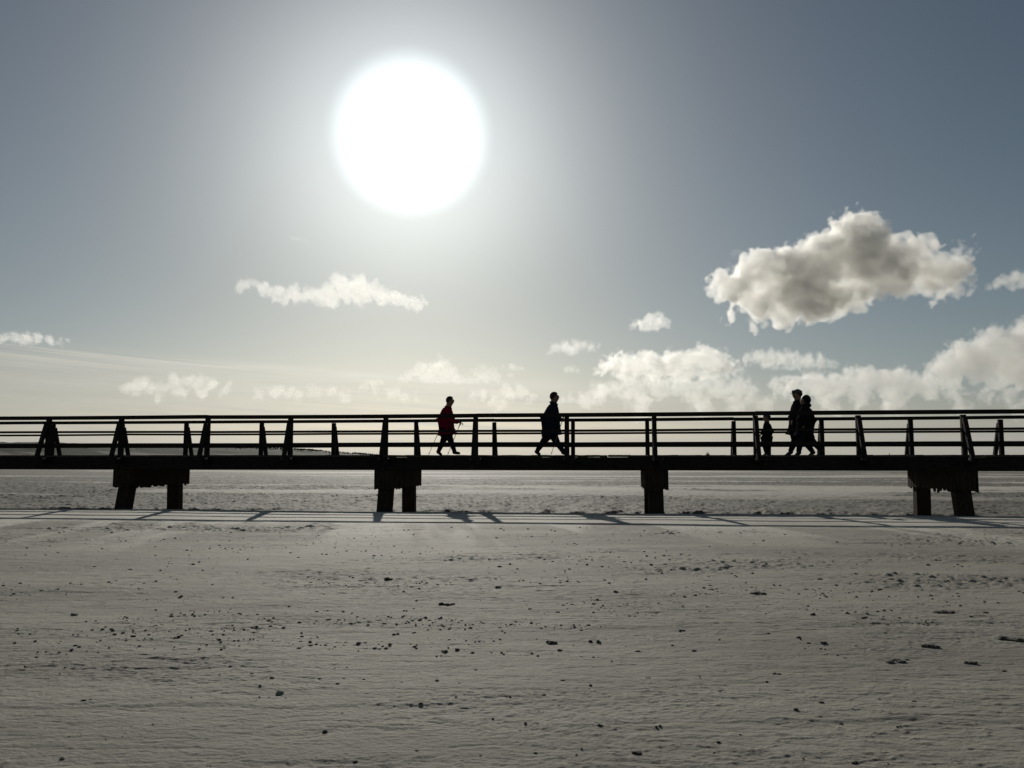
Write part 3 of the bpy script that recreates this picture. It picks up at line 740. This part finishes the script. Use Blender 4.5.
    # grass tuft and stakes on the far shore, just over the deck edge
    bm = bmesh.new(); c = Vector(((707 - 512) / 800 * 300, 300, 0.0))
    r = random.Random(4)
    for q in range(120):
        a = r.uniform(0, 6.28); rad = r.uniform(0, .9); b = Vector((math.cos(a) * rad, math.sin(a) * rad, 0)); h = r.uniform(2.6, 4.0) * (1 - .45 * rad); ln = Vector((math.cos(a), math.sin(a), 0)) * r.uniform(.02, .9)
        sd = Vector((-math.sin(a), math.cos(a), 0)) * .09
        v0, v1, v2, v3, v4 = [bm.verts.new(t) for t in (b - sd, b + sd, b + ln * .4 + Vector((0, 0, h * .6)) + sd * .7, b + ln * .4 + Vector((0, 0, h * .6)) - sd * .7, b + ln + Vector((0, 0, h)))]
        bm.faces.new((v0, v1, v2, v3)); bm.faces.new((v3, v2, v4))
    o = finish('reed_clump', bm, noisy_mat('dry_grass', (.03, .035, .02), (.07, .075, .04), .8, 6, bump=0)); o.location = c
    tag(o, 'tiny tuft of distant reeds peeping over the deck left of the child', 'reeds')
    for (px, row, lb) in ((888, 453.4, 'thin stake peeping over the deck, far behind the right hand pier'), (330, 451.5, 'thin stake before the dunes peeping over the deck')):
        dd = 260; X = (px - 512) / 800 * dd; zt = CAM_Z + (458 - row) / 800 * dd; zb = sand_z(X, dd) - .2
        bm = bmesh.new(); add_tube(bm, (0, 0, zb), (.02, 0, zt), .13, .11, 8); add_tube(bm, (.02, 0, zt), (.02, 0, zt + .1), .11, .05, 8)
        o = finish('wooden_stake', bm, M['wood']); o.location = (X, dd, 0); tag(o, lb, 'stake')
# ---------------------------------------------------------------- clouds: real volumes hanging in the air
def cloud_material(name, dens, aniso, col=(1, .992, .965)):
    m = bpy.data.materials.new(name); m.use_nodes = True; nt = m.node_tree; nt.nodes.clear(); N, L = nt.nodes, nt.links
    out = N.new('ShaderNodeOutputMaterial'); v = N.new('ShaderNodeVolumePrincipled')
    v.inputs['Color'].default_value = col + (1,); v.inputs['Anisotropy'].default_value = aniso
    v.inputs['Density'].default_value = dens; v.inputs['Density Attribute'].default_value = 'density'
    L.new(v.outputs[0], out.inputs['Volume'])
    return m
def make_cloud(label, puffs, dist, dens=.22, aniso=.62, amp=9.0, feat=26.0, flat=None, soft=2.6, depth=.4, seed=0, vox=1.0):
    SMO = amp * .6
    """puffs: (column, row, radius in picture units) of the cloud's billows; dist in metres"""
    u = dist / 800.0; r = random.Random(seed)
    xs = [p[0] for p in puffs]; ys = [p[1] for p in puffs]
    cx, cy = (min(xs) + max(xs)) / 2, (min(ys) + max(ys)) / 2
    c = ray(cx, cy).normalized(); right = c.cross(Vector((0, 0, 1))).normalized(); up = right.cross(c).normalized()
    k = 1 / ray(cx, cy).normalized().dot(Vector((0, math.cos(PITCH), math.sin(PITCH))))
    loc = Vector((0, 0, CAM_Z)) + c * dist * k
    P = []
    for (x, y, rad) in puffs:
        d = ray(x, y); q = d * dist / 1.0 - (loc - Vector((0, 0, CAM_Z)))      # same distance plane
        lx, lz = q.dot(right) / u, q.dot(up) / u
        P.append((lx, r.uniform(-1, 1) * rad * depth, lz, rad))
    mg = amp * 1.6 + 3
    lo = [min(p[i] - p[3] for p in P) - mg for i in range(3)]; hi = [max(p[i] + p[3] for p in P) + mg for i in range(3)]
    g = bpy.data.node_groups.new('cloud_density', 'GeometryNodeTree')
    g.interface.new_socket('Geometry', in_out='INPUT', socket_type='NodeSocketGeometry')
    g.interface.new_socket('Geometry', in_out='OUTPUT', socket_type='NodeSocketGeometry')
    N, L = g.nodes, g.links
    gout = N.new('NodeGroupOutput'); vc = N.new('GeometryNodeVolumeCube'); pos = N.new('GeometryNodeInputPosition').outputs[0]
    def m(op, a, b=None, c=None, clamp=False):
        n = N.new('ShaderNodeMath'); n.operation = op; n.use_clamp = clamp
        for i, v in enumerate((a, b, c)):
            if v is None: continue
            if isinstance(v, (int, float)): n.inputs[i].default_value = v
            else: L.new(v, n.inputs[i])
        return n.outputs[0]
    def off(v):
        n = N.new('ShaderNodeVectorMath'); n.operation = 'ADD'; L.new(pos, n.inputs[0]); n.inputs[1].default_value = v; return n.outputs[0]
    o3 = (seed * 31.7, seed * 11.3, seed * 7.7)
    def noise(scale, det, rough=.55, dist_=0.0):
        n = N.new('ShaderNodeTexNoise'); L.new(off(o3), n.inputs['Vector']); n.inputs['Scale'].default_value = scale
        n.inputs['Detail'].default_value = det; n.inputs['Roughness'].default_value = rough; n.inputs['Distortion'].default_value = dist_
        return n.outputs[0]
    wv = N.new('ShaderNodeTexNoise'); L.new(off(o3), wv.inputs['Vector']); wv.inputs['Scale'].default_value = .8 / feat
    wv.inputs['Detail'].default_value = 2; wv.inputs['Roughness'].default_value = .58
    w0 = N.new('ShaderNodeVectorMath'); w0.operation = 'SUBTRACT'; L.new(wv.outputs['Color'], w0.inputs[0]); w0.inputs[1].default_value = (.5, .5, .5)
    w1 = N.new('ShaderNodeVectorMath'); w1.operation = 'SCALE'; L.new(w0.outputs[0], w1.inputs[0]); w1.inputs['Scale'].default_value = amp * 4.2
    w2 = N.new('ShaderNodeVectorMath'); w2.operation = 'ADD'; L.new(pos, w2.inputs[0]); L.new(w1.outputs[0], w2.inputs[1]); wpos = w2.outputs[0]
    sd = None
    for (x, y, z, rad) in P:
        n = N.new('ShaderNodeVectorMath'); n.operation = 'DISTANCE'; L.new(wpos, n.inputs[0]); n.inputs[1].default_value = (x, y, z)
        d = m('SUBTRACT', n.outputs['Value'], rad)
        sd = d if sd is None else m('SMOOTH_MIN', sd, d, SMO)
    vo = N.new('ShaderNodeTexVoronoi'); vo.feature = 'F1'; L.new(wpos, vo.inputs['Vector'])
    vo.inputs['Scale'].default_value = 2.4 / feat
    bil = m('SUBTRACT', .50, vo.outputs['Distance'])
    n1 = m('SUBTRACT', noise(2.0 / feat, 5, .68), .5)
    disp = m('ADD', m('MULTIPLY', n1, amp * 3.0), m('MULTIPLY', bil, amp * 1.5))
    fld = m('SUBTRACT', disp, sd)                                   # positive inside
    if flat is not None:
        fz = ray(cx, flat).z / ray(cx, flat).y - ray(cx, cy).z / ray(cx, cy).y
        zf = fz * 800
        sp = N.new('ShaderNodeSeparateXYZ'); L.new(pos, sp.inputs[0])
        fl = m('ADD', m('SUBTRACT', sp.outputs[2], zf), m('MULTIPLY', n1, amp * 1.5))
        fld = m('SMOOTH_MIN', fld, fl, 4.0)
    den = m('DIVIDE', fld, soft, clamp=True)
    den = m('MULTIPLY', den, m('MULTIPLY_ADD', noise(2.2 / feat, 3, .6), 1.8, .1))
    L.new(den, vc.inputs['Density']); vc.inputs['Min'].default_value = lo; vc.inputs['Max'].default_value = hi
    for i, s_ in enumerate(('Resolution X', 'Resolution Y', 'Resolution Z')):
        vc.inputs[s_].default_value = max(8, int((hi[i] - lo[i]) / (vox * (1.0, 2.2, 1.0)[i])))
    mat = cloud_material('cloud_vapour', dens / u, aniso)
    sm = N.new('GeometryNodeSetMaterial'); sm.inputs['Material'].default_value = mat
    L.new(vc.outputs[0], sm.inputs[0]); L.new(sm.outputs[0], gout.inputs[0])
    me = bpy.data.meshes.new('cloud'); me.materials.append(mat)
    o = bpy.data.objects.new('cloud', me); link(o)
    md = o.modifiers.new('density', 'NODES'); md.node_group = g
    o.matrix_world = Matrix.Translation(loc) @ Matrix((right, -up.cross(right) * -1 if False else right.cross(up) * -1, up)).transposed().to_4x4() @ Matrix.Scale(u, 4)
    tag(o, label, 'cloud', kind='structure')
    return o
def crop_puffs(lst, ox, oy, k): return [(ox + a * k, oy + b * k, r * k) for a, b, r in lst]
def build_clouds():
    t_ = 0
    big = crop_puffs([(85, 285, 36), (130, 300, 50), (200, 265, 62), (250, 245, 66), (310, 245, 74), (400, 220, 88), (480, 205, 95), (560, 150, 90),
        (610, 190, 110), (562, 85, 42), (600, 95, 45), (640, 105, 48), (690, 150, 52), (780, 160, 48), (840, 170, 32), (700, 240, 95), (800, 250, 78), (880, 255, 66),
        (925, 205, 36), (600, 290, 75), (520, 330, 70), (450, 320, 90), (330, 335, 90), (240, 345, 70), (180, 330, 56), (120, 408, 20), (205, 432, 22), (860, 320, 30), (600, 350, 28)], 686, 200, .293)
    make_cloud('largest cumulus cloud, grey bellied with a bright heaped top, high above the couple', big, 1800, dens=0.200, feat=30, amp=9, vox=.8, seed=3)
    left = crop_puffs([(60, 132, 26), (110, 128, 32), (170, 145, 40), (240, 160, 40), (320, 170, 46), (400, 170, 50), (480, 160, 55), (530, 110, 50), (560, 150, 60), (440, 190, 40), (500, 195, 44), (580, 190, 44), (640, 195, 42), (350, 185, 36), (280, 175, 36),
        (620, 110, 45), (650, 150, 62), (710, 130, 36), (740, 170, 55), (810, 185, 50), (860, 205, 42), (915, 215, 36), (950, 200, 26), (940, 175, 14)], 230, 260, .205)
    make_cloud('long flat white cloud with a small hump, below and left of the sun', left, 1900, dens=0.091, aniso=.52, amp=4.2, feat=17, seed=11)
    make_cloud('small ragged cloud cut off by the right edge of the picture', [(990, 287, 4), (998, 284, 7), (1006, 279, 8), (1016, 277, 9), (1026, 278, 10), (1036, 278, 9), (1012, 285, 6), (1040, 280, 8)], 1900, dens=0.174, amp=3.2, feat=15, soft=3.6, seed=5)
    make_cloud('small round cloud alone under the big cumulus, left of it', [(633, 327, 5), (641, 325, 7), (650, 321, 8), (658, 320, 8), (666, 325, 6), (648, 328, 7), (657, 328, 6)], 2200, dens=0.159, amp=3.6, feat=15, soft=3.6, flat=332, seed=6)
    make_cloud('pale ragged cloud above the right hand walker', [(549, 352, 4), (556, 349, 6), (565, 347, 8), (574, 348, 8), (583, 346, 6), (592, 346, 5), (572, 353, 6), (600, 347, 3)], 2300, dens=0.096, amp=3.2, feat=15, soft=3.6, flat=356, seed=7)
    make_cloud('tiny faint cloud scrap just above the right hand walker', [(566, 370, 4), (572, 369, 5), (579, 370, 4)], 2400, dens=0.086, amp=2.4, feat=12, soft=3.6, seed=8)
    make_cloud('flat white cloud low at the left edge of the sky', [(4, 338, 6), (14, 337, 7), (26, 337, 8), (38, 339, 7), (50, 340, 6), (62, 341, 5), (-6, 338, 6), (22, 341, 6), (70, 341, 3)], 2300, dens=0.198, amp=3.2, feat=15, soft=3.6, seed=9)
    make_cloud('faint wisp of cloud left under the sun', [(294, 239, 3.5), (300, 238, 4), (307, 240, 3)], 1900, dens=0.036, amp=2.6, feat=16, soft=6.0, seed=10)
    make_cloud('faint wisp of cloud left of the big cumulus', [(735, 253, 4.5), (742, 252, 5), (749, 253, 4)], 1800, dens=0.036, amp=2.6, feat=16, soft=6.0, seed=12)
    make_cloud('two humped white cumulus just above the railing near the red walker', [(412, 376, 7), (420, 371, 9), (425, 378, 10), (434, 372, 12), (442, 366, 9), (449, 373, 10), (455, 380, 9), (440, 380, 12), (470, 380, 7), (478, 377, 8), (488, 376, 8), (497, 379, 6), (404, 381, 6), (466, 383, 8), (430, 386, 10)], 2600, dens=0.094, aniso=.52, amp=5, feat=12, flat=384, seed=13)
    make_cloud('tiny cloud scraps between the two walkers', [(503, 368, 3.5), (512, 367, 5), (519, 368, 3.5), (511, 376, 4)], 2600, dens=0.072, amp=2.4, feat=12, soft=3.6, seed=14)
    make_cloud('grey white cumulus heap between right hand walker and couple', [(604, 368, 9), (616, 364, 12), (628, 368, 13), (640, 365, 13), (652, 362, 13), (664, 366, 14), (676, 364, 15), (690, 362, 14), (703, 359, 13), (716, 360, 12), (726, 366, 11), (710, 370, 12), (684, 374, 11), (655, 374, 10), (625, 375, 9), (735, 372, 6)], 2600, dens=0.207, amp=6, feat=15, flat=384, seed=15)
    make_cloud('long flat topped cloud just left above the couple', [(748, 359, 7), (758, 357, 9), (770, 358, 9), (782, 359, 10), (795, 360, 9), (808, 361, 9), (820, 363, 8), (832, 365, 6), (765, 364, 7), (790, 366, 7)], 2500, dens=0.162, amp=4.5, feat=12, flat=371, seed=16)
    make_cloud('large grey based cloud cut off at the right edge above the railing', [(930, 372, 12), (945, 366, 16), (960, 360, 18), (975, 353, 19), (990, 348, 20), (1005, 343, 20), (1020, 338, 19), (1035, 342, 22), (1050, 350, 26), (985, 366, 18), (1010, 366, 20), (1035, 368, 20), (950, 378, 12), (1000, 382, 12), (1070, 360, 24), (1030, 384, 14)], 2500, dens=0.178, amp=7, feat=20, flat=392, seed=17)
    make_cloud('wide low cloud bank behind the couple and child', [(770, 385, 9), (785, 386, 12), (800, 382, 12), (818, 385, 15), (836, 386, 15), (852, 380, 15), (868, 378, 15), (884, 379, 15), (900, 381, 14), (916, 384, 14), (932, 388, 12), (860, 394, 14), (895, 396, 14), (826, 396, 12), (795, 396, 10), (955, 392, 10), (980, 394, 9), (1005, 395, 9), (1030, 394, 9), (830, 408, 9), (890, 408, 9), (960, 408, 9), (1020, 408, 9)], 3000, dens=0.201, amp=6, feat=17, seed=18)
    make_cloud('low cream cloud bank over the railing, in the middle', [(600, 392, 12), (615, 388, 11), (630, 390, 12), (645, 384, 11), (660, 388, 12), (675, 385, 13), (690, 390, 13), (705, 386, 12), (720, 388, 13), (736, 390, 12), (750, 394, 11), (585, 398, 9), (640, 400, 11), (700, 402, 12), (735, 404, 10), (765, 402, 9), (640, 410, 9), (700, 411, 9), (765, 411, 9)], 3200, dens=0.088, amp=6, feat=15, seed=19)
    make_cloud('grey lump of cloud in the pale haze low on the left', [(126, 388, 6), (134, 386, 9), (142, 387, 9), (150, 390, 8), (162, 389, 8), (175, 384, 9), (188, 382, 9), (200, 382, 9), (212, 385, 8), (222, 390, 7), (180, 392, 9), (205, 393, 8), (160, 396, 7), (135, 395, 7)], 3200, dens=0.084, amp=5, feat=21, soft=3.6, seed=20)
    make_cloud('low faint cloud lumps above the railing, left of the red walker', [(262, 396, 7), (275, 393, 9), (288, 395, 8), (300, 398, 7), (316, 393, 7), (330, 392, 7), (345, 396, 7), (365, 388, 7), (378, 390, 8), (392, 393, 7), (405, 398, 6), (420, 398, 6)], 3300, dens=0.058, amp=5, feat=19, soft=3.6, seed=21)
    make_cloud('faint puffy cloud row just over the railing between the walkers', [(472, 398, 6), (484, 395, 7), (496, 397, 8), (508, 394, 8), (520, 394, 8), (534, 397, 7), (560, 399, 7), (572, 398, 7), (530, 403, 7), (500, 404, 7)], 3300, dens=0.058, amp=5, feat=18, soft=3.6, seed=22)
# ---------------------------------------------------------------- lights, camera, render
def build_light():
    ld = bpy.data.lights.new('sun', 'SUN'); ld.energy = SUN_E; ld.angle = R(0.6); ld.color = (1.0, .95, .86)
    o = bpy.data.objects.new('sun', ld); o.rotation_euler = SUN.to_track_quat('Z', 'Y').to_euler(); o.location = SUN * 60; link(o)
def build_camera():
    cd = bpy.data.cameras.new('camera'); cd.sensor_width = 36; cd.lens = F / 1024 * 36; cd.clip_end = 30000; cd.clip_start = .05
    o = bpy.data.objects.new('camera', cd); o.location = (0, 0, CAM_Z); o.rotation_euler = (R(90) + PITCH, 0, 0)
    link(o); sc.camera = o
HAZE_L = 3.6; LOW_TINT = (.97, .99, 1.30); SKY_K = 1.0; AIR, DUST, OZONE = 1.0, 1.0, 1.0
G1, G1W, G2, CORE, GLOW_TINT = 10.0, 9.0, 0.0, 16.0, (.93, 1, 1.03)
VEIL, VEIL_L, VEIL_G = True, 11.5, 49.0
SAND_ROUGH, SAND_SPEC = .83, .36
SUN_E = 5.0
build_world(); build_light(); build_camera()
build_clouds()
build_ground(); build_dunes(); build_bridge()
build_people(); build_debris()
sc.view_settings.view_transform = 'Standard'; sc.view_settings.look = 'None'
sc.view_settings.exposure = -0.84; sc.view_settings.gamma = 1.0; sc.view_settings.use_curve_mapping = False
sc.cycles.use_denoising = True; sc.cycles.max_bounces = 8; sc.cycles.volume_bounces = 4
